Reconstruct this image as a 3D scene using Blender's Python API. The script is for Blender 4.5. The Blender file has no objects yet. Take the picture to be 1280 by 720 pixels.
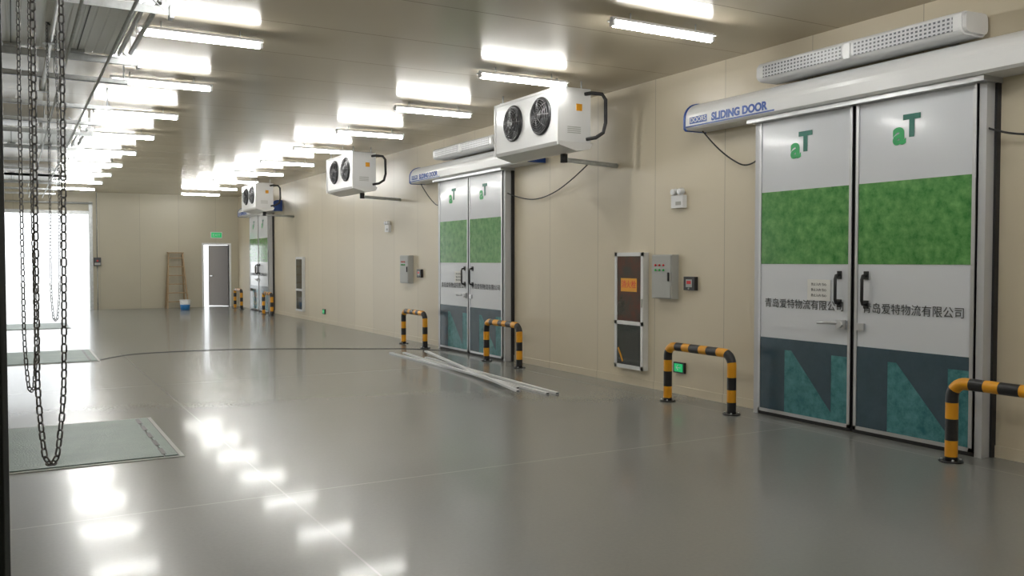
import bpy, math, random
from mathutils import Vector, Matrix
random.seed(3)
S = bpy.context.scene
COL = S.collection

# ---------------------------------------------------------------- materials
MATS = {}
def mat(name, col, rough=0.5, metal=0.0, spec=0.5, emit=None, estr=0.0, coat=0.0,
        noise=None, bump=None):
    m = bpy.data.materials.new(name); m.use_nodes = True
    nt = m.node_tree; b = nt.nodes['Principled BSDF']
    b.inputs['Base Color'].default_value = (*col, 1)
    b.inputs['Roughness'].default_value = rough
    b.inputs['Metallic'].default_value = metal
    b.inputs['Specular IOR Level'].default_value = spec
    b.inputs['Coat Weight'].default_value = coat
    b.inputs['Coat Roughness'].default_value = 0.08
    if emit:
        b.inputs['Emission Color'].default_value = (*emit, 1)
        b.inputs['Emission Strength'].default_value = estr
    tc = nt.nodes.new('ShaderNodeTexCoord')
    if noise:
        col2, scale, lo, hi = noise
        n = nt.nodes.new('ShaderNodeTexNoise'); n.inputs['Scale'].default_value = scale
        n.inputs['Detail'].default_value = 10; n.inputs['Roughness'].default_value = 0.65
        r = nt.nodes.new('ShaderNodeValToRGB')
        r.color_ramp.elements[0].position = lo; r.color_ramp.elements[0].color = (*col, 1)
        r.color_ramp.elements[1].position = hi; r.color_ramp.elements[1].color = (*col2, 1)
        nt.links.new(tc.outputs['Object'], n.inputs['Vector'])
        nt.links.new(n.outputs['Fac'], r.inputs['Fac'])
        nt.links.new(r.outputs['Color'], b.inputs['Base Color'])
    if bump:
        scale, st = bump
        n = nt.nodes.new('ShaderNodeTexNoise'); n.inputs['Scale'].default_value = scale
        bp = nt.nodes.new('ShaderNodeBump'); bp.inputs['Strength'].default_value = st
        bp.inputs['Distance'].default_value = 0.02
        nt.links.new(tc.outputs['Object'], n.inputs['Vector'])
        nt.links.new(n.outputs['Fac'], bp.inputs['Height'])
        nt.links.new(bp.outputs['Normal'], b.inputs['Normal'])
    MATS[name] = m
    return m

def panel_mat(name, col, seamcol, axis, pitch, rough, bumpst=0.05, width=0.008, offset=0.0):
    """painted sandwich panel with regular joints"""
    m = mat(name, col, rough)
    nt = m.node_tree; b = nt.nodes['Principled BSDF']
    tc = nt.nodes.new('ShaderNodeTexCoord'); sx = nt.nodes.new('ShaderNodeSeparateXYZ')
    nt.links.new(tc.outputs['Object'], sx.inputs[0])
    def math_(op, a, bb=None):
        n = nt.nodes.new('ShaderNodeMath'); n.operation = op
        if isinstance(a, (int, float)): n.inputs[0].default_value = a
        else: nt.links.new(a, n.inputs[0])
        if bb is not None:
            if isinstance(bb, (int, float)): n.inputs[1].default_value = bb
            else: nt.links.new(bb, n.inputs[1])
        return n.outputs[0]
    v = math_('ADD', sx.outputs[axis], 100.0 + offset)
    v = math_('DIVIDE', v, pitch)
    fr = math_('FRACT', v)
    line = math_('LESS_THAN', fr, width / pitch)
    idx = math_('FLOOR', v)
    wn = nt.nodes.new('ShaderNodeTexWhiteNoise'); wn.noise_dimensions = '1D'
    nt.links.new(idx, wn.inputs['W'])
    ns = nt.nodes.new('ShaderNodeTexNoise'); ns.inputs['Scale'].default_value = 0.6
    nt.links.new(tc.outputs['Object'], ns.inputs['Vector'])
    k = math_('MULTIPLY', wn.outputs['Value'], 0.07)
    k2 = math_('MULTIPLY', ns.outputs['Fac'], 0.12)
    k3 = math_('ADD', k, k2); k4 = math_('ADD', k3, 0.89)
    hs = nt.nodes.new('ShaderNodeHueSaturation'); hs.inputs['Color'].default_value = (*col, 1)
    nt.links.new(k4, hs.inputs['Value'])
    mx = nt.nodes.new('ShaderNodeMix'); mx.data_type = 'RGBA'
    nt.links.new(line, mx.inputs[0]); nt.links.new(hs.outputs[0], mx.inputs[6])
    mx.inputs[7].default_value = (*seamcol, 1)
    nt.links.new(mx.outputs[2], b.inputs['Base Color'])
    n2 = nt.nodes.new('ShaderNodeTexNoise'); n2.inputs['Scale'].default_value = 2.5
    nt.links.new(tc.outputs['Object'], n2.inputs['Vector'])
    h = math_('SUBTRACT', n2.outputs['Fac'], math_('MULTIPLY', line, 0.3))
    bp = nt.nodes.new('ShaderNodeBump'); bp.inputs['Strength'].default_value = bumpst
    bp.inputs['Distance'].default_value = 0.03
    nt.links.new(h, bp.inputs['Height']); nt.links.new(bp.outputs['Normal'], b.inputs['Normal'])
    return m

def floor_mat():
    m = mat('polished_concrete', (0.2, 0.2, 0.19), 0.25)
    nt = m.node_tree; b = nt.nodes['Principled BSDF']
    L = nt.links.new
    tc = nt.nodes.new('ShaderNodeTexCoord'); sx = nt.nodes.new('ShaderNodeSeparateXYZ')
    L(tc.outputs['Object'], sx.inputs[0])
    def math_(op, a, bb=None):
        n = nt.nodes.new('ShaderNodeMath'); n.operation = op
        if isinstance(a, (int, float)): n.inputs[0].default_value = a
        else: L(a, n.inputs[0])
        if bb is not None:
            if isinstance(bb, (int, float)): n.inputs[1].default_value = bb
            else: L(bb, n.inputs[1])
        return n.outputs[0]
    def joint(axis, off, pitch, w=0.012):
        v = math_('DIVIDE', math_('ADD', sx.outputs[axis], off), pitch)
        return math_('LESS_THAN', math_('FRACT', v), w / pitch)
    j = math_('MAXIMUM', joint(0, 100*4.6 - 1.5, 4.6, .012), joint(1, 100*5.7 - 5.6, 5.7, .014))
    n1 = nt.nodes.new('ShaderNodeTexNoise'); n1.inputs['Scale'].default_value = 0.5
    n1.inputs['Detail'].default_value = 3; n1.inputs['Roughness'].default_value = 0.5
    n2 = nt.nodes.new('ShaderNodeTexNoise'); n2.inputs['Scale'].default_value = 45
    n2.inputs['Detail'].default_value = 3
    for n in (n1, n2): L(tc.outputs['Object'], n.inputs['Vector'])
    mixf = math_('ADD', math_('MULTIPLY', n1.outputs['Fac'], 0.6), math_('MULTIPLY', n2.outputs['Fac'], 0.4))
    cm = nt.nodes.new('ShaderNodeMix'); cm.data_type = 'RGBA'
    cm.inputs[6].default_value = (0.175, 0.180, 0.168, 1); cm.inputs[7].default_value = (0.245, 0.250, 0.234, 1)
    L(mixf, cm.inputs[0])
    mx = nt.nodes.new('ShaderNodeMix'); mx.data_type = 'RGBA'
    L(math_('MULTIPLY', j, 0.5), mx.inputs[0]); L(cm.outputs[2], mx.inputs[6])
    mx.inputs[7].default_value = (0.36, 0.36, 0.34, 1)
    L(mx.outputs[2], b.inputs['Base Color'])
    b.inputs['Roughness'].default_value = 0.26
    b.inputs['Specular IOR Level'].default_value = 0.42
    b.inputs['Coat Weight'].default_value = 0.22
    b.inputs['Coat Roughness'].default_value = 0.08
    return m

def grille_mat():
    m = mat('perforated_grille', (0.75, 0.75, 0.75), 0.4)
    nt = m.node_tree; b = nt.nodes['Principled BSDF']; L = nt.links.new
    tc = nt.nodes.new('ShaderNodeTexCoord'); sx = nt.nodes.new('ShaderNodeSeparateXYZ')
    L(tc.outputs['Object'], sx.inputs[0])
    def math_(op, a, bb=None):
        n = nt.nodes.new('ShaderNodeMath'); n.operation = op
        if isinstance(a, (int, float)): n.inputs[0].default_value = a
        else: L(a, n.inputs[0])
        if bb is not None:
            if isinstance(bb, (int, float)): n.inputs[1].default_value = bb
            else: L(bb, n.inputs[1])
        return n.outputs[0]
    a = math_('LESS_THAN', math_('FRACT', math_('MULTIPLY', sx.outputs[1], 26.0)), 0.55)
    c = math_('LESS_THAN', math_('FRACT', math_('MULTIPLY', math_('ADD', sx.outputs[2], 5.0), 32.0)), 0.5)
    k = math_('MULTIPLY', a, c)
    mx = nt.nodes.new('ShaderNodeMix'); mx.data_type = 'RGBA'
    L(k, mx.inputs[0]); mx.inputs[6].default_value = (0.62, 0.63, 0.66, 1)
    mx.inputs[7].default_value = (0.12, 0.13, 0.15, 1)
    L(mx.outputs[2], b.inputs['Base Color'])
    return m

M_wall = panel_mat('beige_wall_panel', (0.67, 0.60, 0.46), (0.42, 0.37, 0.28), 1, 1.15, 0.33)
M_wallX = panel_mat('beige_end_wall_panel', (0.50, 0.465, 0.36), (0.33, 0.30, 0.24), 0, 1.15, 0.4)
M_ceil = panel_mat('beige_ceiling_panel', (0.54, 0.475, 0.36), (0.27, 0.245, 0.19), 1, 1.15, 0.20, 0.03, 0.012, 0.3)
M_ceil.node_tree.nodes['Principled BSDF'].inputs['Specular IOR Level'].default_value = 0.32
M_floor = floor_mat()
M_white = mat('white_enamel', (0.80, 0.81, 0.82), 0.3)
M_door = mat('door_white_film', (0.72, 0.75, 0.80), 0.18, coat=0.3, bump=(1.5, 0.03))
M_green = mat('grass_print', (0.015, 0.15, 0.025), 0.2, noise=((0.17, 0.42, 0.13), 11, 0.30, 0.72), coat=0.3)
M_teal = mat('teal_print', (0.02, 0.13, 0.155), 0.2, noise=((0.10, 0.31, 0.325), 13, 0.3, 0.72), coat=0.3)
M_slate = mat('slate_print', (0.040, 0.075, 0.10), 0.2, noise=((0.055, 0.095, 0.125), 6, 0.3, 0.7), coat=0.3)
M_alu = mat('brushed_aluminium', (0.62, 0.63, 0.65), 0.35, 0.7)
M_jamb = mat('door_jamb_grey', (0.55, 0.56, 0.58), 0.35, 0.1)
M_galv = mat('galvanised_steel', (0.45, 0.47, 0.48), 0.42, 0.55, noise=((0.62, 0.64, 0.65), 14, 0.3, 0.7))
M_chain = mat('steel_chain', (0.22, 0.22, 0.23), 0.35, 0.9)
M_dark = mat('dark_rubber', (0.02, 0.02, 0.022), 0.55)
M_post = mat('dark_painted_steel', (0.07, 0.075, 0.08), 0.45, 0.3)
M_black = mat('black_paint', (0.018, 0.018, 0.02), 0.35)
M_yel = mat('safety_yellow', (0.80, 0.36, 0.015), 0.35, noise=((0.70, 0.31, 0.01), 10, 0.3, 0.7))
M_blue = mat('printed_blue', (0.02, 0.08, 0.35), 0.4)
M_gtxt = mat('logo_green', (0.03, 0.38, 0.12), 0.4)
M_ttxt = mat('logo_dark_green', (0.02, 0.16, 0.12), 0.4)
M_ink = mat('ink_grey', (0.06, 0.065, 0.07), 0.5)
M_paper = mat('paper', (0.78, 0.78, 0.76), 0.7)
M_tube = mat('fluorescent_tube', (1, 1, 1), 0.4, emit=(1.0, 0.99, 0.95), estr=62.0)
M_fix = mat('light_fixture_white', (0.8, 0.8, 0.8), 0.35)
M_grey = mat('grey_cabinet', (0.42, 0.43, 0.41), 0.4)
M_frame = mat('white_cabinet_frame', (0.72, 0.73, 0.73), 0.35, 0.1)
M_glass = mat('dark_cabinet_glass', (0.035, 0.042, 0.042), 0.06, coat=1.0)
M_red = mat('hose_behind_glass', (0.10, 0.035, 0.03), 0.12, noise=((0.045, 0.042, 0.04), 4, 0.4, 0.6), coat=.8)
M_rbtn = mat('red_button', (0.7, 0.02, 0.02), 0.3)
M_gbtn = mat('green_button', (0.02, 0.5, 0.08), 0.3)
M_exit = mat('exit_sign_green', (0.01, 0.35, 0.10), 0.4, emit=(0.02, 0.9, 0.3), estr=0.3)
M_grille = grille_mat()
M_lev = mat('green_steel_plate', (0.15, 0.21, 0.18), 0.45, 0.2, noise=((0.20, 0.265, 0.23), 3, 0.3, 0.7), bump=(70, 0.25))
M_leaf = mat('sectional_door_white', (0.90, 0.91, 0.91), 0.35)
M_wood = mat('ladder_wood', (0.42, 0.30, 0.17), 0.6, noise=((0.30, 0.20, 0.11), 8, 0.3, 0.7))
M_brown = mat('brown_door_leaf', (0.10, 0.085, 0.075), 0.45)
M_bblue = mat('bucket_blue', (0.03, 0.22, 0.55), 0.4)
M_conc = mat('outside_concrete', (0.55, 0.55, 0.53), 0.8, noise=((0.62, 0.62, 0.60), 2, 0.3, 0.7))
M_strip = mat('white_pvc_trunking', (0.82, 0.83, 0.85), 0.35)

# ---------------------------------------------------------------- mesh builder
class MB:
    def __init__(s): s.v = []; s.f = []; s.mi = []; s.sm = []; s.mats = []
    def _m(s, m):
        if m not in s.mats: s.mats.append(m)
        return s.mats.index(m)
    def add(s, vs, fs, m, smooth=False):
        o = len(s.v); s.v += [tuple(v) for v in vs]; k = s._m(m)
        for f in fs:
            s.f.append([i + o for i in f]); s.mi.append(k); s.sm.append(smooth)
    def box(s, x0, x1, y0, y1, z0, z1, m):
        x0, x1 = min(x0, x1), max(x0, x1); y0, y1 = min(y0, y1), max(y0, y1); z0, z1 = min(z0, z1), max(z0, z1)
        vs = [(x, y, z) for x in (x0, x1) for y in (y0, y1) for z in (z0, z1)]
        fs = [(0,1,3,2), (4,6,7,5), (0,4,5,1), (2,3,7,6), (0,2,6,4), (1,5,7,3)]
        s.add(vs, fs, m)
    def obox(s, p0, p1, w, h, m, up=Vector((0, 0, 1))):
        p0, p1 = Vector(p0), Vector(p1); d = (p1 - p0).normalized()
        a = d.cross(up)
        if a.length < 1e-4: a = d.cross(Vector((1, 0, 0)))
        a.normalize(); b = a.cross(d)
        vs = [p + a * (sx * w / 2) + b * (sz * h / 2) for p in (p0, p1) for sx, sz in ((-1,-1), (1,-1), (1,1), (-1,1))]
        s.add(vs, [(3,2,1,0), (4,5,6,7), (0,1,5,4), (1,2,6,5), (2,3,7,6), (3,0,4,7)], m)
    def tube(s, pts, r, m, seg=10, closed=False, mats=None, smooth=True):
        pts = [Vector(p) for p in pts]; n = len(pts)
        rings = []; prev = None
        for i, p in enumerate(pts):
            if closed: t = pts[(i+1) % n] - pts[i-1]
            else: t = pts[min(i+1, n-1)] - pts[max(i-1, 0)]
            t.normalize()
            if prev is None:
                ref = Vector((0, 0, 1)) if abs(t.z) < 0.9 else Vector((1, 0, 0))
                a = t.cross(ref).normalized()
            else:
                a = (prev - t * prev.dot(t)).normalized()
            prev = a; b = t.cross(a)
            rr = r(i) if callable(r) else r
            rings.append([p + a * (rr * math.cos(2*math.pi*k/seg)) + b * (rr * math.sin(2*math.pi*k/seg)) for k in range(seg)])
        cnt = n if closed else n - 1
        for i in range(cnt):
            j = (i + 1) % n
            fs = [(k, (k+1) % seg, seg + (k+1) % seg, seg + k) for k in range(seg)]
            s.add(rings[i] + rings[j], fs, mats[i] if mats else m, smooth)
        if not closed:
            s.add(rings[0], [tuple(range(seg))[::-1]], m); s.add(rings[-1], [tuple(range(seg))], m)
    def cyl(s, p0, p1, r, m, seg=16): s.tube([p0, p1], r, m, seg)
    def prismY(s, prof, y0, y1, m, smooth=False):
        n = len(prof)
        vs = [(x, y0, z) for x, z in prof] + [(x, y1, z) for x, z in prof]
        s.add(vs, [(i, (i+1) % n, n + (i+1) % n, n + i) for i in range(n)], m, smooth)
        s.add(vs, [tuple(range(n))[::-1], tuple(range(n, 2*n))], m)
    def build(s, name, bevel=0.0, weld=False, parent=None):
        me = bpy.data.meshes.new(name); me.from_pydata(s.v, [], s.f); me.update()
        for m in s.mats: me.materials.append(m)
        for p, k, sm in zip(me.polygons, s.mi, s.sm): p.material_index = k; p.use_smooth = sm
        import bmesh
        bm = bmesh.new(); bm.from_mesh(me)
        if any(s.sm) or bevel: bmesh.ops.remove_doubles(bm, verts=bm.verts, dist=1e-5)
        bmesh.ops.recalc_face_normals(bm, faces=bm.faces); bm.to_mesh(me); bm.free()
        ob = bpy.data.objects.new(name, me); COL.objects.link(ob)
        if bevel:
            b = ob.modifiers.new('bevel', 'BEVEL'); b.width = bevel; b.segments = 2
            b.limit_method = 'ANGLE'; b.angle_limit = math.radians(50)
        if parent: ob.parent = parent
        return ob

def text(name, body, loc, size, m, parent, rot=(math.pi/2, 0, -math.pi/2), off=0.0, align='CENTER', xs=1.0):
    c = bpy.data.curves.new(name, 'FONT'); c.body = body; c.size = size
    c.align_x = align; c.align_y = 'CENTER'; c.extrude = 0.0008; c.offset = off
    c.materials.append(m)
    o = bpy.data.objects.new(name, c); COL.objects.link(o)
    o.location = loc; o.rotation_euler = rot; o.scale = (xs, 1, 1); o.parent = parent
    return o

# ---------------------------------------------------------------- room
W = 6.52; XL = -1.4; YF = 29.8; YB = -3.0; H = 3.6
b = MB(); b.box(XL - .2, W + .2, YB - .2, YF + .2, -0.2, 0, M_floor); b.build('floor')
b = MB(); b.box(XL - .2, W + .2, YB - .2, YF + .2, H, H + 0.15, M_ceil); b.build('ceiling')
b = MB(); b.box(W, W + .15, YB - .2, YF + .2, 0, H, M_wall); b.build('wall_right')
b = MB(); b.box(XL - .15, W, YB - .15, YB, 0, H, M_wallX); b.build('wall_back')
OX0, OX1, OZ = -0.9, 2.06, 2.92
EX0, EX1, EZ = 5.42, 6.22, 2.02
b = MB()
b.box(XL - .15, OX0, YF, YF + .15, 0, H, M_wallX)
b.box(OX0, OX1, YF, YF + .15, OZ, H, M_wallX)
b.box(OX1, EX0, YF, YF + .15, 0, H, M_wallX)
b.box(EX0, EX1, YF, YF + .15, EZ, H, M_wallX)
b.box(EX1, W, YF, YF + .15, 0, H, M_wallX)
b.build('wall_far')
bays = [(-.2, 1.65), (7.1, 8.95), (14.45, 16.4), (21.8, 23.75)]
b = MB(); y = YB
for y0, y1 in bays:
    b.box(XL - .15, XL, y, y0, 0, H, M_wall); b.box(XL - .15, XL, y0, y1, 2.6, H, M_wall); y = y1
b.box(XL - .15, XL, y, YF, 0, H, M_wall)
b.build('wall_left')
b = MB(); b.box(W - .012, W, YB, YF, 0, 0.09, M_wall); b.build('baseboard_right')
b = MB(); b.box(OX1, EX0 - .06, YF - .012, YF, 0, 0.09, M_wallX); b.build('baseboard_far')
b = MB(); b.box(-60, 60, -40, 120, -1.3, -1.2, M_conc); b.build('ground_outside')
for y0, y1 in bays[:2]:  # trailer boxes added outside the near bays to keep daylight off the floor
    b = MB()
    b.box(-7.5, XL - .16, y0 - .25, y1 + .25, -.1, -.02, M_wood)
    b.box(-7.5, XL - .16, y0 - .25, y1 + .25, 2.65, 2.70, M_white)
    b.box(-7.5, XL - .16, y0 - .30, y0 - .25, -.1, 2.70, M_white)
    b.box(-7.5, XL - .16, y1 + .25, y1 + .30, -.1, 2.70, M_white)
    b.box(-7.55, -7.5, y0 - .30, y1 + .30, -.1, 2.70, M_white)
    for xx in (-6.6, -5.6):
        for yy in (y0 - .1, y1 + .1): b.cyl((xx, yy - .12, -.72), (xx, yy + .12, -.72), .47, M_dark, 24)
    b.box(-7.3, -3, y0 + .3, y1 - .3, -.4, -.1, M_post)
    b.build('daylight_blocker_trailer')
b = MB()
b.box(OX1, OX1 + .10, YF - .06, YF, 0, 3.3, M_galv)
b.box(OX1 + .02, OX1 + .05, YF - .12, YF - .06, 0, 3.3, M_galv)
b.box(OX0 - .1, OX0, YF - .06, YF, 0, 3.3, M_galv)
b.box(OX0, OX1, YF - .05, YF, OZ, OZ + .1, M_galv)
b.cyl((OX0, YF - .12, 3.25), (OX1 + .1, YF - .12, 3.25), 0.03, M_galv)
b.build('trim_1')
b = MB()
b.box(EX0 - .06, EX0, YF - .02, YF + .15, 0, EZ + .06, M_white)
b.box(EX1, EX1 + .06, YF - .02, YF + .15, 0, EZ + .06, M_white)
b.box(EX0, EX1, YF - .02, YF + .15, EZ, EZ + .06, M_white)
a = math.radians(50)
b.obox((EX1, YF + .17, EZ/2), (EX1 - .78*math.cos(a), YF + .17 + .78*math.sin(a), EZ/2), 0.045, EZ - .02, M_brown)
b.obox((EX1 - .66*math.cos(a), YF + .10 + .66*math.sin(a), 1.0), (EX1 - .74*math.cos(a), YF + .10 + .74*math.sin(a), 1.0), 0.03, .03, M_alu)
b.build('door_1')
b = MB(); b.box(5.66, 5.98, YF - .03, YF, 2.26, 2.42, M_exit)
b.box(5.64, 6.0, YF - .02, YF, 2.24, 2.44, M_white); e = b.build('exit_sign')
text('lettering', 'EXIT', (5.82, YF - .032, 2.335), .12, M_white, e, rot=(math.pi/2, 0, 0))

# ---------------------------------------------------------------- sliding doors
def sliding_door(yc):
    b = MB(); hw = 1.11; xf = 6.36; top = 2.95
    for sgn in (-1, 1):
        b.box(6.44, W, yc + sgn*(hw - .06), yc + sgn*(hw + .01), 0, top, M_jamb)
        b.box(6.372, W, yc + sgn*(hw + .012), yc + sgn*(hw + .07), 0, top, M_jamb)
        b.box(6.47, W, yc + sgn*(hw + .07), yc + sgn*(hw + .09), 0, top, M_dark)
    b.box(6.46, W, yc - hw, yc + hw, 2.9, 3.0, M_alu)
    b.box(6.38, W, yc - hw - .05, yc + hw + .05, 0, 0.025, M_dark)
    for k in (0, 1):
        y0, y1 = (yc + .02, yc + hw) if k == 0 else (yc - hw, yc - .02)
        b.box(xf + .004, 6.44, y0, y1, .04, top, M_door)
        for a0, a1 in ((y0, y0 + .028), (y1 - .028, y1)):
            b.box(xf - .006, 6.442, a0, a1, .035, top, M_alu)
        b.box(xf - .006, 6.442, y0, y1, .035, .065, M_alu)
        b.box(xf + .01, 6.43, y0, y1, .008, .036, M_dark)
        a0, a1 = y0 + .03, y1 - .03
        b.box(xf + .001, xf + .004, a0, a1, 1.47, 2.16, M_green)
        b.box(xf + .001, xf + .004, a0, a1, .066, .76, M_teal)
        w = a1 - a0
        def q(pts):
            vs = [(xf - .0005, a1 - u*w, z) for u, z in pts]
            b.add(vs, [tuple(range(len(vs)))], M_slate)
        # large N: top band, left stem, and the dark wedge beside the teal diagonal
        q([(0, .76), (1, .76), (1, .655), (0, .655)])
        q([(0, .655), (.30, .655), (.30, .066), (0, .066)])
        q([(.38, .655), (.83, .655), (.83, .14)])
        hy = (y0 + .12) if k == 0 else (y1 - .12)
        b.tube([(xf, hy, 1.12), (xf - .05, hy, 1.13), (xf - .06, hy, 1.16), (xf - .06, hy, 1.34), (xf - .05, hy, 1.37), (xf, hy, 1.38)], .014, M_black, 8)
        b.box(xf - .012, xf, hy - .022, hy + .022, 1.09, 1.16, M_black)
        b.box(xf - .012, xf, hy - .022, hy + .022, 1.34, 1.41, M_black)
    b.box(xf + .02, 6.44, yc - .02, yc + .02, .03, top, M_dark)
    b.box(xf - .03, xf, yc + .06, yc + .16, .90, .98, M_alu)
    b.tube([(xf - .04, yc + .13, .95), (xf - .05, yc + .25, .95), (xf - .05, yc + .34, .945)], .015, M_alu, 8)
    b.cyl((xf, yc + .11, .94), (xf - .05, yc + .11, .94), .03, M_alu)
    b.box(xf - .02, xf, yc - .13, yc - .04, .90, .96, M_alu)
    b.box(xf - .0045, xf - .0005, yc + .24, yc + .50, 1.14, 1.33, M_paper)
    prof = [(6.518, 2.88), (6.25, 2.88), (6.225, 2.90)] + \
           [(6.225 + .20*(1 - math.cos(t)), 3.0 + .17*math.sin(t)) for t in [i*math.pi/16 for i in range(0, 9)]] + [(6.518, 3.17)]
    b.prismY(prof, yc - 2.05, yc + 2.05, M_white)
    b.box(6.28, W, yc - hw - .1, yc + hw + .1, 2.84, 2.88, M_alu)
    pc = [(6.52, 2.872), (6.245, 2.872), (6.217, 2.895)] + \
         [(6.217 + .20*(1 - math.cos(t)), 3.0 + .178*math.sin(t)) for t in [i*math.pi/16 for i in range(0, 9)]] + [(6.52, 3.178)]
    b.prismY(pc, yc + 2.05, yc + 2.075, M_blue); b.prismY(pc, yc - 2.075, yc - 2.05, M_blue)
    b.box(6.2215, 6.225, yc + .80, yc + 2.04, 2.905, 2.918, M_blue)
    b.box(6.2215, 6.225, yc + 1.72, yc + 1.98, 2.935, 3.005, M_blue)
    o = b.build('cold_storage_sliding_door')
    text('lettering_housing', 'SLIDING DOOR', (6.2215, yc + 1.27, 2.965), .108, M_blue, o, off=.005)
    text('lettering_badge', 'DOORS', (6.2205, yc + 1.85, 2.97), .07, M_white, o)
    for k, cy in ((0, yc + .60), (1, yc - .50)):
        text('logo_a', 'a', (xf, cy + .06, 2.545), .27, M_gtxt, o, off=.010)
        text('logo_t', 'T', (xf, cy - .055, 2.59), .24, M_ttxt, o, off=.012)
        text('company_name', '青岛爱特物流有限公司', (xf, yc + (.56 if k == 0 else -.57), 1.09), .094, M_ink, o)
    for r in range(3):
        text('notice_text', '禁止入内 当心', (xf - .005, yc + .37, 1.285 - r*.05), .028, M_ink, o)
    return o
door_c = [5.19, 12.6, 26.4]
for yc in door_c: sliding_door(yc)

def air_curtain(yc):
    b = MB(); y0, y1 = yc - 1.12, yc + 1.0
    prof = []
    for cx, cz, a0 in ((6.43, 3.33, 0), (6.23, 3.32, 90), (6.23, 3.245, 180), (6.43, 3.245, 270)):
        for i in range(5):
            t = math.radians(a0 + i*22.5); r = .05
            prof.append((cx + r*math.cos(t), cz + r*math.sin(t)))
    b.prismY(prof, y0 + .03, y1 - .03, M_white)
    sc = [(6.33 + (x - 6.33)*.9, 3.29 + (z - 3.29)*.85) for x, z in prof]
    b.prismY(sc, y0, y1, M_fix)
    ym = (y0 + y1)/2
    for a0, a1 in ((y0 + .10, ym - .06), (ym + .06, y1 - .10)):
        b.box(6.176, 6.182, a0, a1, 3.225, 3.335, M_grille)
    b.box(6.17, 6.183, ym - .03, ym + .03, 3.21, 3.34, M_white)
    for yy in (y0 + .3, y1 - .3): b.box(6.46, W, yy - .03, yy + .03, 3.2, 3.35, M_galv)
    b.build('air_curtain')
for yc in door_c: air_curtain(yc)

def guard(y0, y1, x=6.08, h=.64):
    r = .045; R = .11
    P = []
    n = 12
    for i in range(n + 1): P.append((x, y0, (h - r - R)*i/n))
    for i in range(1, 9):
        t = i/8*math.pi/2; P.append((x, y0 + R - R*math.cos(t), h - r - R + R*math.sin(t)))
    L = y1 - y0 - 2*R
    for i in range(1, 21): P.append((x, y0 + R + L*i/20, h - r))
    for i in range(1, 9):
        t = i/8*math.pi/2; P.append((x, y1 - R + R*math.sin(t), h - r - R + R*math.cos(t)))
    for i in range(1, n + 1): P.append((x, y1, (h - r - R)*(1 - i/n)))
    ms = []; s = 0
    for i in range(len(P) - 1):
        d = (Vector(P[i+1]) - Vector(P[i])).length
        ms.append(M_yel if int((s + d/2)/.125) % 2 else M_black); s += d
    b = MB(); b.tube(P, r, M_black, 20, mats=ms)
    for yy in (y0, y1):
        b.cyl((x, yy, 0), (x, yy, .012), .085, M_black, 20)
        for k in range(4):
            t = k*math.pi/2 + .78
            b.cyl((x + .065*math.cos(t), yy + .065*math.sin(t), .01), (x + .065*math.cos(t), yy + .065*math.sin(t), .025), .009, M_galv, 6)
    b.build('striped_guard_rail')
for a0, a1, xx in ((6.37, 7.33, 6.08), (3.1, 4.06, 6.08), (10.62, 11.6, 6.15), (13.85, 14.8, 6.15), (24.1, 25.0, 6.15), (27.75, 28.65, 6.15)): guard(a0, a1, xx)

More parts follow.
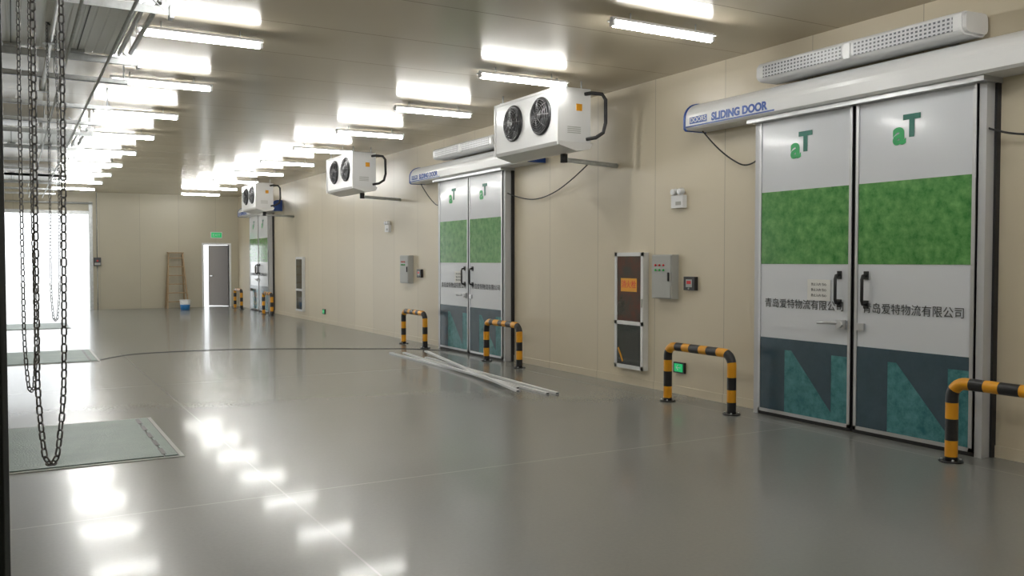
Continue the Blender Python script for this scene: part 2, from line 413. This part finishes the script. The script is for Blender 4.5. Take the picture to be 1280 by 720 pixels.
# ---------------------------------------------------------------- unit coolers
def cooler(y0, y1):
    b = MB(); x0, x1, z0, z1 = 5.44, 5.88, 2.83, 3.49
    b.box(x0, x1, y0, y1, z0 + .04, z1, M_white)
    b.box(x0 - .012, x0, y0, y1, z1 - .03, z1, M_fix); b.box(x0 - .012, x0, y0, y0 + .02, z0, z1, M_fix)
    b.box(x0 - .012, x0, y1 - .02, y1, z0, z1, M_fix)
    b.prismY([(x0 + .0, z0 + .04), (x1 + .04, z0 + .04), (x1, z0 - .03), (x0 + .25, z0 - .06), (x0 + .02, z0)], y0 + .01, y1 - .01, M_fix)
    b.box(x1, x1 + .015, y0 + .08, y1 - .08, z0 + .09, z1 - .07, M_alu)
    for i in range(4): b.box(x0 + .12, x0 + .30, y0 - .003, y0, z0 + .14 + i*.022, z0 + .148 + i*.022, M_grey)
    b.box(x0 + .24, x0 + .32, y0 - .003, y0, z0 + .40, z0 + .48, M_yel)
    L = y1 - y0
    for f in (.25, .68):
        cy = y0 + L*f; cz = z0 + .37; R = .205
        def ring(r, x, rr, m, seg=6):
            b.tube([(x, cy + r*math.cos(t), cz + r*math.sin(t)) for t in [i*2*math.pi/36 for i in range(36)]], rr, m, seg, closed=True)
        vs = [(x0 - .004, cy + R*math.cos(t), cz + R*math.sin(t)) for t in [i*2*math.pi/36 for i in range(36)]]
        b.add(vs, [tuple(range(36))], M_dark)
        b.cyl((x0, cy, cz), (x0 - .06, cy, cz), .06, M_black, 20)
        for k in range(5):
            t0 = k*2*math.pi/5
            pr = []
            for rr, t, xx in ((.055, -.25, .012), (.185, -.38, .010), (.19, .28, .05), (.055, .25, .04)):
                pr.append((x0 - xx, cy + rr*math.cos(t0 + t), cz + rr*math.sin(t0 + t)))
            b.add(pr, [(0, 1, 2, 3)], M_post)
        ring(R, x0 - .01, .02, M_black, 8)
        for i in range(1, 8): ring(R*i/8 + .01, x0 - .075 + .05*(i/8)**3, .0035, M_chain, 4)
        for k in range(8):
            t = k*math.pi/4
            b.tube([(x0 - .08, cy + .04*math.cos(t), cz + .04*math.sin(t)), (x0 - .07, cy + .14*math.cos(t), cz + .14*math.sin(t)), (x0 - .02, cy + R*math.cos(t), cz + R*math.sin(t))], .0045, M_chain, 4)
    for yy in (y0 + .12, y1 - .12):
        for xx in (x0 + .05, x1 - .05):
            b.cyl((xx, yy, z1), (xx, yy, H), .008, M_galv, 8)
        b.box(x0 + .02, x1 - .02, yy - .02, yy + .02, z1, z1 + .02, M_galv)
    yy = y0 - .07
    b.tube([(x1 - .08, y0 + .01, z0 + .60), (x1 - .02, yy + .03, z0 + .61), (x1 + .10, yy - .02, z0 + .60), (x1 + .15, yy - .02, z0 + .54), (x1 + .165, yy, z0 + .28),
            (x1 + .13, yy, z0 + .16), (x1 + .04, yy + .02, z0 + .10), (x1 - .06, y0 + .01, z0 + .08)], .022, M_dark, 8)
    b.tube([(x0 + .3, y0 + .35, z0 - .04), (x0 + .3, y0 + .35, z0 - .10), (x0 + .34, y0 + .34, z0 - .13), (W - .01, y0 + .34, z0 - .16)], .028, M_galv, 10)
    b.tube([(x0 + .3, y0 + .35, z0 - .06), (x0 + .3, y0 + .35, z0 - .16)], .045, M_dark, 10)
    b.build('cold_room_unit_cooler', bevel=0)
for a0, a1 in ((8.50, 10.02), (15.45, 16.98), (22.8, 24.35)): cooler(a0, a1)

# ---------------------------------------------------------------- lights
def batten(x0, x1, y):
    z = 3.49; b = MB()
    b.prismY([(x0, z + .022), (x1, z + .022), (x1, z + .034), (x0, z + .034)], y - .055, y + .055, M_fix)
    b.box(x0, x1, y - .02, y + .02, z + .034, z + .055, M_fix)
    b.box(x0, x0 + .025, y - .025, y + .025, z - .02, z + .03, M_fix)
    b.box(x1 - .025, x1, y - .025, y + .025, z - .02, z + .03, M_fix)
    for xx in (x0 + .2, x1 - .2): b.cyl((xx, y, z + .05), (xx, y, H), .006, M_galv, 6)
    b.tube([(x0 + .025, y, z - .005), (x1 - .025, y, z - .005)], .024, M_tube, 8)
    b.build('fluorescent_batten_light')
for i in range(-3, 10): batten(4.40, 5.52, 6.06 + 2.40*i)
for i in range(-4, 9): batten(.97, 2.05, 8.3 + 2.36*i)

# ---------------------------------------------------------------- wall fittings
b = MB()
y0, y1, z0, z1 = 8.22, 8.78, .2, 1.6
xa = W - .07
b.box(xa, W, y0, y1, z0, z1, M_frame)
b.box(xa - .012, xa, y0, y0 + .045, z0, z1, M_frame); b.box(xa - .012, xa, y1 - .045, y1, z0, z1, M_frame)
for zz in (z0, .73, z1 - .045): b.box(xa - .012, xa, y0, y1, zz, zz + .045, M_frame)
b.box(xa - .003, xa, y0 + .045, y1 - .045, .775, z1 - .045, M_red)
b.box(xa - .003, xa, y0 + .045, y1 - .045, z0 + .045, .73, M_glass)
b.box(xa - .006, xa - .003, y0 + .13, y1 - .12, 1.13, 1.29, M_yel)
b.box(xa - .02, xa - .012, y0 + .01, y0 + .03, .95, 1.05, M_grey)
b.obox((xa - .005, y1 - .07, .44), (xa - .005, y1 - .16, .28), .004, .025, M_yel)
o = b.build('fire_hydrant_cabinet')
text('lettering', '消火栓', (xa - .007, (y0 + y1)/2 + .005, 1.21), .098, M_rbtn, o)
b = MB(); y0, y1, z0, z1 = 22.2, 22.8, .2, 1.6
b.box(xa, W, y0, y1, z0, z1, M_frame); b.box(xa - .005, xa, y0 + .05, y1 - .05, .78, 1.54, M_glass); b.box(xa - .005, xa, y0 + .05, y1 - .05, .25, .72, M_glass)
b.box(xa - .012, xa, y0, y1, z0, z0 + .04, M_frame); b.box(xa - .012, xa, y0, y1, .73, .77, M_frame)
b.build('fire_hydrant_cabinet')

def elec(y0, y1, z0, z1):
    b = MB(); x = W - .10
    b.box(x, W, y0, y1, z0, z1, M_grey); b.box(x - .012, x, y0 + .01, y1 - .01, z0 + .01, z1 - .01, M_grey)
    yy = (y0 + y1)/2
    for r, m in ((0, M_rbtn), (1, M_gbtn)):
        for k in range(3):
            b.cyl((x - .012, yy - .05 + k*.07, z1 - .12 - r*.055), (x - .03, yy - .05 + k*.07, z1 - .12 - r*.055), .012, m, 10)
    b.box(x - .03, x - .012, y0 + .03, y0 + .05, (z0 + z1)/2 - .05, (z0 + z1)/2 + .05, M_black)
    b.build('electrical_control_cabinet', bevel=.004)
elec(7.68, 8.03, 1.07, 1.57); elec(15.2, 15.6, 1.08, 1.6)
def switch(y, z):
    b = MB(); b.box(W - .05, W, y - .09, y + .09, z - .075, z + .075, M_black)
    b.box(W - .054, W - .05, y - .05, y + .05, z - .04, z + .045, M_grey); b.box(W - .056, W - .054, y - .035, y + .035, z - .005, z + .03, M_rbtn)
    b.cyl((W - .05, y, z - .055), (W - .06, y, z - .055), .01, M_grey, 8)
    b.build('door_control_switch', bevel=.003)
switch(7.45, 1.25); switch(14.85, 1.27)
def emer(y, z):
    b = MB(); b.box(W - .06, W, y - .10, y + .10, z - .08, z + .06, M_white)
    for s in (-.055, .055):
        b.cyl((W - .03, y + s, z + .06), (W - .03, y + s, z + .075), .012, M_white)
        b.tube([(W - .02, y + s, z + .105), (W - .08, y + s, z + .095)], .036, M_white, 16)
        b.cyl((W - .08, y + s, z + .095), (W - .084, y + s, z + .095), .028, M_alu, 16)
    b.box(W - .063, W - .06, y - .07, y + .02, z - .05, z - .01, M_grey)
    b.build('emergency_light', bevel=.004)
emer(7.65, 2.17); emer(16.4, 2.15)
for y, z in ((7.64, .30), (20.6, .28)):
    b = MB(); b.box(W - .03, W, y - .09, y + .09, z - .06, z + .06, M_black); b.box(W - .034, W - .03, y - .07, y + .07, z - .045, z + .045, M_exit)
    o = b.build('floor_level_exit_sign'); text('lettering', '←', (W - .035, y, z), .10, M_white, o)
b = MB(); b.box(2.18, 2.38, YF - .1, YF, 1.35, 1.6, M_post); b.cyl((2.28, YF - .1, 1.5), (2.28, YF - .12, 1.5), .025, M_rbtn)
b.box(2.2, 2.36, YF - .104, YF - .1, 1.37, 1.44, M_grey)
b.cyl((2.28, YF - .03, 1.6), (2.28, YF - .03, H), .012, M_galv, 8)
b.cyl((2.28, YF - .03, 0), (2.28, YF - .03, 1.35), .012, M_galv, 8); b.build('dock_door_control_box')

def cable(name, pts, r=.008):
    c = bpy.data.curves.new(name, 'CURVE'); c.dimensions = '3D'; c.bevel_depth = r; c.bevel_resolution = 2
    sp = c.splines.new('NURBS'); sp.points.add(len(pts) - 1); sp.use_endpoint_u = True; sp.order_u = 3
    for p, q in zip(sp.points, pts): p.co = (*q, 1)
    c.materials.append(M_dark); o = bpy.data.objects.new(name, c); COL.objects.link(o)
for yc in door_c[:2]:
    cable('power_cable', [(6.4, yc + 2.0, 2.90), (6.42, yc + 1.9, 2.78), (6.46, yc + 1.65, 2.56), (6.48, yc + 1.35, 2.42), (6.46, yc + 1.12, 2.58)])
cable('power_cable', [(6.40, 4.02, 2.50), (6.45, 3.85, 2.42), (6.49, 3.5, 2.42), (6.5, 3.1, 2.48)])
cable('power_cable', [(6.40, 11.4, 2.5), (6.46, 11.1, 2.40), (6.48, 10.6, 2.36), (6.46, 9.9, 2.5), (6.3, 9.1, 2.74)])
cable('extension_cord', [(1.14, 14.6, .005), (1.5, 15.2, .005), (2.1, 15.35, .005), (3.34, 15.25, .005), (4.6, 14.6, .005), (5.4, 14.1, .005), (5.9, 13.9, .005), (6.3, 13.2, .005)], .0045)

b = MB()
for (xa_, ya_, xb_, yb_, z) in ((5.30, 13.3, 5.20, 8.34, .013), (5.40, 13.0, 5.05, 8.75, .036), (5.72, 12.85, 4.85, 8.4, .059), (5.52, 12.4, 5.30, 8.30, .013)):
    p0, p1 = Vector((xa_, ya_, z)), Vector((xb_, yb_, z))
    b.obox(p0, p1, .048, .023, M_strip)
    d = (p1 - p0).normalized(); b.obox(p0 - d*.001, p0 + d*.002, .035, .014, M_dark); b.obox(p1 - d*.002, p1 + d*.001, .035, .014, M_dark)
b.build('pvc_trunking_bundle')

# ---------------------------------------------------------------- dock levelers & overhead doors
for y0, y1 in bays:
    b = MB(); x0, x1 = XL + .02, 1.1
    b.box(x0, x1, y0, y1, 0, .006, M_black)
    b.box(x0 + .02, x1 - .115, y0 + .02, y1 - .02, .004, .012, M_lev)
    b.box(x1 - .10, x1 - .012, y0 + .02, y1 - .02, .004, .012, M_lev)
    n = 5
    for i in range(n):
        yy = y0 + .2 + (y1 - y0 - .4)*i/(n - 1)
        b.box(x1 - .118, x1 - .085, yy - .12, yy + .12, .0125, .014, M_black)
    for a0, a1, c0, c1 in ((x0, x1, y0 - .03, y0), (x0, x1, y1, y1 + .03), (x1, x1 + .03, y0 - .03, y1 + .03)):
        b.box(a0, a1, c0, c1, 0, .006, M_grey)
    b.build('dock_leveler')

def sectional(y0, y1):
    b = MB(); zt = 3.36
    for yy in (y0 - .05, y1 + .05):
        s = 1 if yy < y0 else -1
        P = [(XL + .12, yy, 0), (XL + .12, yy, 2.95)] + [(XL + .12 + .35*(1 - math.cos(t)), yy, 2.99 + .37*math.sin(t)) for t in [i*math.pi/16 for i in range(1, 9)]] + [(1.05, yy, zt)]
        for i in range(len(P) - 1):
            b.obox(P[i], P[i+1], .055, .012, M_galv, up=Vector((0, 0, 1)) if i > 4 else Vector((1, 0, 0)))
            b.obox(Vector(P[i]) + Vector((0, -.027*s, 0)), Vector(P[i+1]) + Vector((0, -.027*s, 0)), .006, .05, M_galv)
        b.box(-1.0, 1.05, yy - .03, yy - .024, zt - .03, zt + .03, M_galv)
        for xx in (-.3, .45, 1.02):
            b.box(xx - .02, xx + .02, yy - .02, yy - .014, zt, H, M_galv)
        b.obox((1.02, yy - .02, zt), (.75, yy - .02, H - .01), .03, .005, M_galv)
        b.box(1.05, 1.08, yy - .05, yy + .05, zt - .05, zt + .05, M_galv)
    b.box(.98, 1.01, y0 - .05, y1 + .05, zt + .07, zt + .10, M_galv)
    x = -1.0
    top = []
    while x < .85:
        top += [(x, zt + .045), (x + .05, zt + .045), (x + .055, zt + .040), (x + .065, zt + .040), (x + .07, zt + .045)]; x += .085
    bot = [(p[0], zt + .09 - p[1] + zt - .0) for p in top]
    prof = bot + [(p[0], p[1] + .02) for p in top[::-1]]
    b.prismY(prof, y0, y1, M_leaf)
    for sx in (-.5, .02, .54):
        b.box(sx - .004, sx + .004, y0, y1, zt + .036, zt + .044, M_post)
        for yy in (y0 + .05, y1 - .05): b.box(sx - .06, sx + .06, yy - .04, yy + .04, zt + .02, zt + .044, M_galv)
    b.box(.88, .90, y0, y1, zt + .03, zt + .07, M_alu)
    b.cyl((XL + .18, y0 - .2, 3.3), (XL + .18, y1 + .2, 3.3), .016, M_galv, 12)
    b.tube([(XL + .18, y0 + .3 + i*.012, 3.3) for i in range(50)], lambda i: .045 if i % 2 else .04, M_post, 12)
    for yy in (y0 - .1, y1 + .1):
        b.cyl((XL + .18, yy - .03, 3.3), (XL + .18, yy + .03, 3.3), .07, M_galv, 20)
        b.box(XL, XL + .22, yy + .05, yy + .056, 3.2, 3.4, M_galv)
    b.build('overhead_sectional_door')
for y0, y1 in bays: sectional(y0, y1)

b = MB()
for yy in (5.3, 10.0, 11.8, 13.2, 18.4, 20.2, 25.8, 27.6):
    b.box(XL, 1.08, yy - .025, yy + .025, 3.33, 3.335, M_galv)
    b.box(XL, 1.08, yy - .025, yy - .02, 3.33, 3.38, M_galv); b.box(XL, 1.08, yy + .02, yy + .025, 3.33, 3.38, M_galv)
    for xx in (-.4, .4, 1.04): b.cyl((xx, yy, 3.33), (xx, yy, H), .008, M_galv, 8)
for xx in (.45, .78):
    b.cyl((xx, 2.5, 3.30), (xx, 28.5, 3.30), .013, M_galv, 10)
b.build('ceiling_support_strut')

b = MB()
b.cyl((.30, 2.4, 3.28), (.30, 10.4, 3.28), .02, M_galv, 12)
for yy in (2.5, 5.3, 8.0, 10.3):
    b.box(.27, .33, yy + .05, yy + .056, 3.24, H, M_galv); b.box(.24, .36, yy + .0, yy + .056, 3.24, 3.246, M_galv)
b.build('door_drive_shaft')

def chain(name, y, xa, xb, zb, zt, bow=0.0):
    b = MB(); p = .027; w = .0085; ln = .0115; wr = .0030
    r = (xb - xa)/2; cx = (xa + xb)/2
    L1 = zt - zb - r
    total = 2*L1 + math.pi*r; n = int(total/p)
    def P(s):
        if s < L1: x, z = cx - r, zt - s
        elif s < L1 + math.pi*r:
            a = (s - L1)/r; x, z = cx - r*math.cos(a), zb + r - r*math.sin(a)
        else: x, z = cx + r, zb + r + (s - L1 - math.pi*r)
        k = min(1, max(0, (z - zb)/.30)); k = .42 + .58*math.sin(k*math.pi/2)
        h = (z - zb)/(zt - zb)
        return Vector((cx + (x - cx)*k + bow*math.sin(h*math.pi)*(1 if x > cx else .4), y + .5*bow*math.sin(h*5), z))
    for i in range(n + 1):
        s = i*total/n
        q = P(s); t = (P(min(s + .004, total)) - P(max(s - .004, 0))).normalized()
        T = t; A = Vector((0, 1, 0)); B = T.cross(A).normalized(); A = B.cross(T)
        ang = (math.pi/4 if i % 2 else -math.pi/4) + .15*math.sin(i*.7)
        U = A*math.cos(ang) + B*math.sin(ang); ring = []
        for k in range(10):
            th = 2*math.pi*k/10
            off = ln*.55 if math.cos(th) > 0 else -ln*.55
            if abs(math.cos(th)) < 1e-3: off = 0
            ring.append(q + T*(w*math.cos(th) + off) + U*(w*math.sin(th)))
        b.tube(ring, wr, M_chain, 5, closed=True)
    b.cyl((cx, y - .012, zt), (cx, y + .012, zt), r + .006, M_post, 20)
    b.cyl((cx, y - .03, zt), (cx, y + .03, zt), .012, M_galv, 10)
    b.box(cx - .012, cx + .012, y + .03, y + .036, zt - .03, H, M_galv)
    b.box(cx - .012, cx + .012, y - .036, y - .03, zt - .03, H, M_galv)
    b.build(name)
chain('hoist_chain', 3.1, .062, .134, .865, 3.42, .012)
chain('hoist_chain', 4.6, .045, .095, .905, 3.42, -.01)
chain('hoist_chain', 8.0, .27, .33, 1.02, 3.42, .01)

b = MB()
b.box(-.11, -.012, 2.2, 2.21, 0, H, M_post); b.box(-.022, -.012, 2.13, 2.21, 0, H, M_post)
b.box(-.11, -.10, 2.13, 2.21, 0, H, M_post); b.box(-.14, .0, 2.1, 2.24, 0, .012, M_post)
for i in range(9): b.cyl((-.06, 2.2, .3 + i*.4), (-.06, 2.185, .3 + i*.4), .012, M_galv, 8)
b.build('steel_door_post')

# ---------------------------------------------------------------- small props
b = MB()
yb = YF - .62; cx = 4.52
def rail(xb, xt, y0_, y1_, z1_): b.obox((xb, y0_, 0.0), (xt, y1_, z1_), .04, .06, M_wood, up=Vector((0, 1, 0)))
rail(cx - .31, cx - .21, yb, YF - .2, 1.75); rail(cx + .31, cx + .21, yb, YF - .2, 1.75)
rail(cx - .29, cx - .2, YF - .06, YF - .17, 1.7); rail(cx + .29, cx + .2, YF - .06, YF - .17, 1.7)
for i in range(6):
    t = (i + .8)/6.4; z = 1.75*t; yy = yb + (YF - .2 - yb)*t; hw = .31 - .1*t
    b.box(cx - hw, cx + hw, yy - .05, yy + .03, z - .015, z + .015, M_wood)
b.box(cx - .24, cx + .24, YF - .3, YF - .1, 1.74, 1.77, M_wood)
b.build('wooden_step_ladder')
b = MB()
b.tube([(4.6, 28.4, 0), (4.6, 28.4, .16)], lambda i: .13 + .015*i, M_bblue, 24)
b.tube([(4.6, 28.4, .16), (4.6, 28.4, .30)], lambda i: .145 + .012*i, M_white, 24)
b.tube([(4.6 + .16*math.cos(t), 28.4 + .16*math.sin(t), .30) for t in [i*math.pi/12 for i in range(24)]], .008, M_white, 6, closed=True)
b.tube([(4.6 + .16*math.cos(t), 28.24 - .02*math.sin(t), .29 - .12*math.sin(t)) for t in [i*math.pi/10 for i in range(11)]], .005, M_galv, 6)
b.build('paint_bucket')

# ---------------------------------------------------------------- world & camera
w = bpy.data.worlds.new('overcast_sky'); S.world = w; w.use_nodes = True
bg = w.node_tree.nodes['Background']; bg.inputs[0].default_value = (0.93, 0.97, 1.0, 1); bg.inputs[1].default_value = 3.0
cam = bpy.data.cameras.new('camera'); co = bpy.data.objects.new('camera', cam); COL.objects.link(co)
cam.sensor_width = 36; cam.lens = 1100/1280*36; cam.clip_start = .02; cam.clip_end = 300
co.location = (0, 0, 1.5); co.rotation_euler = (math.radians(90 - 1.77), 0, math.radians(-29.6))
S.camera = co
try: S.view_settings.view_transform = 'Standard'
except Exception: pass
print('DONE objects', len(bpy.data.objects))
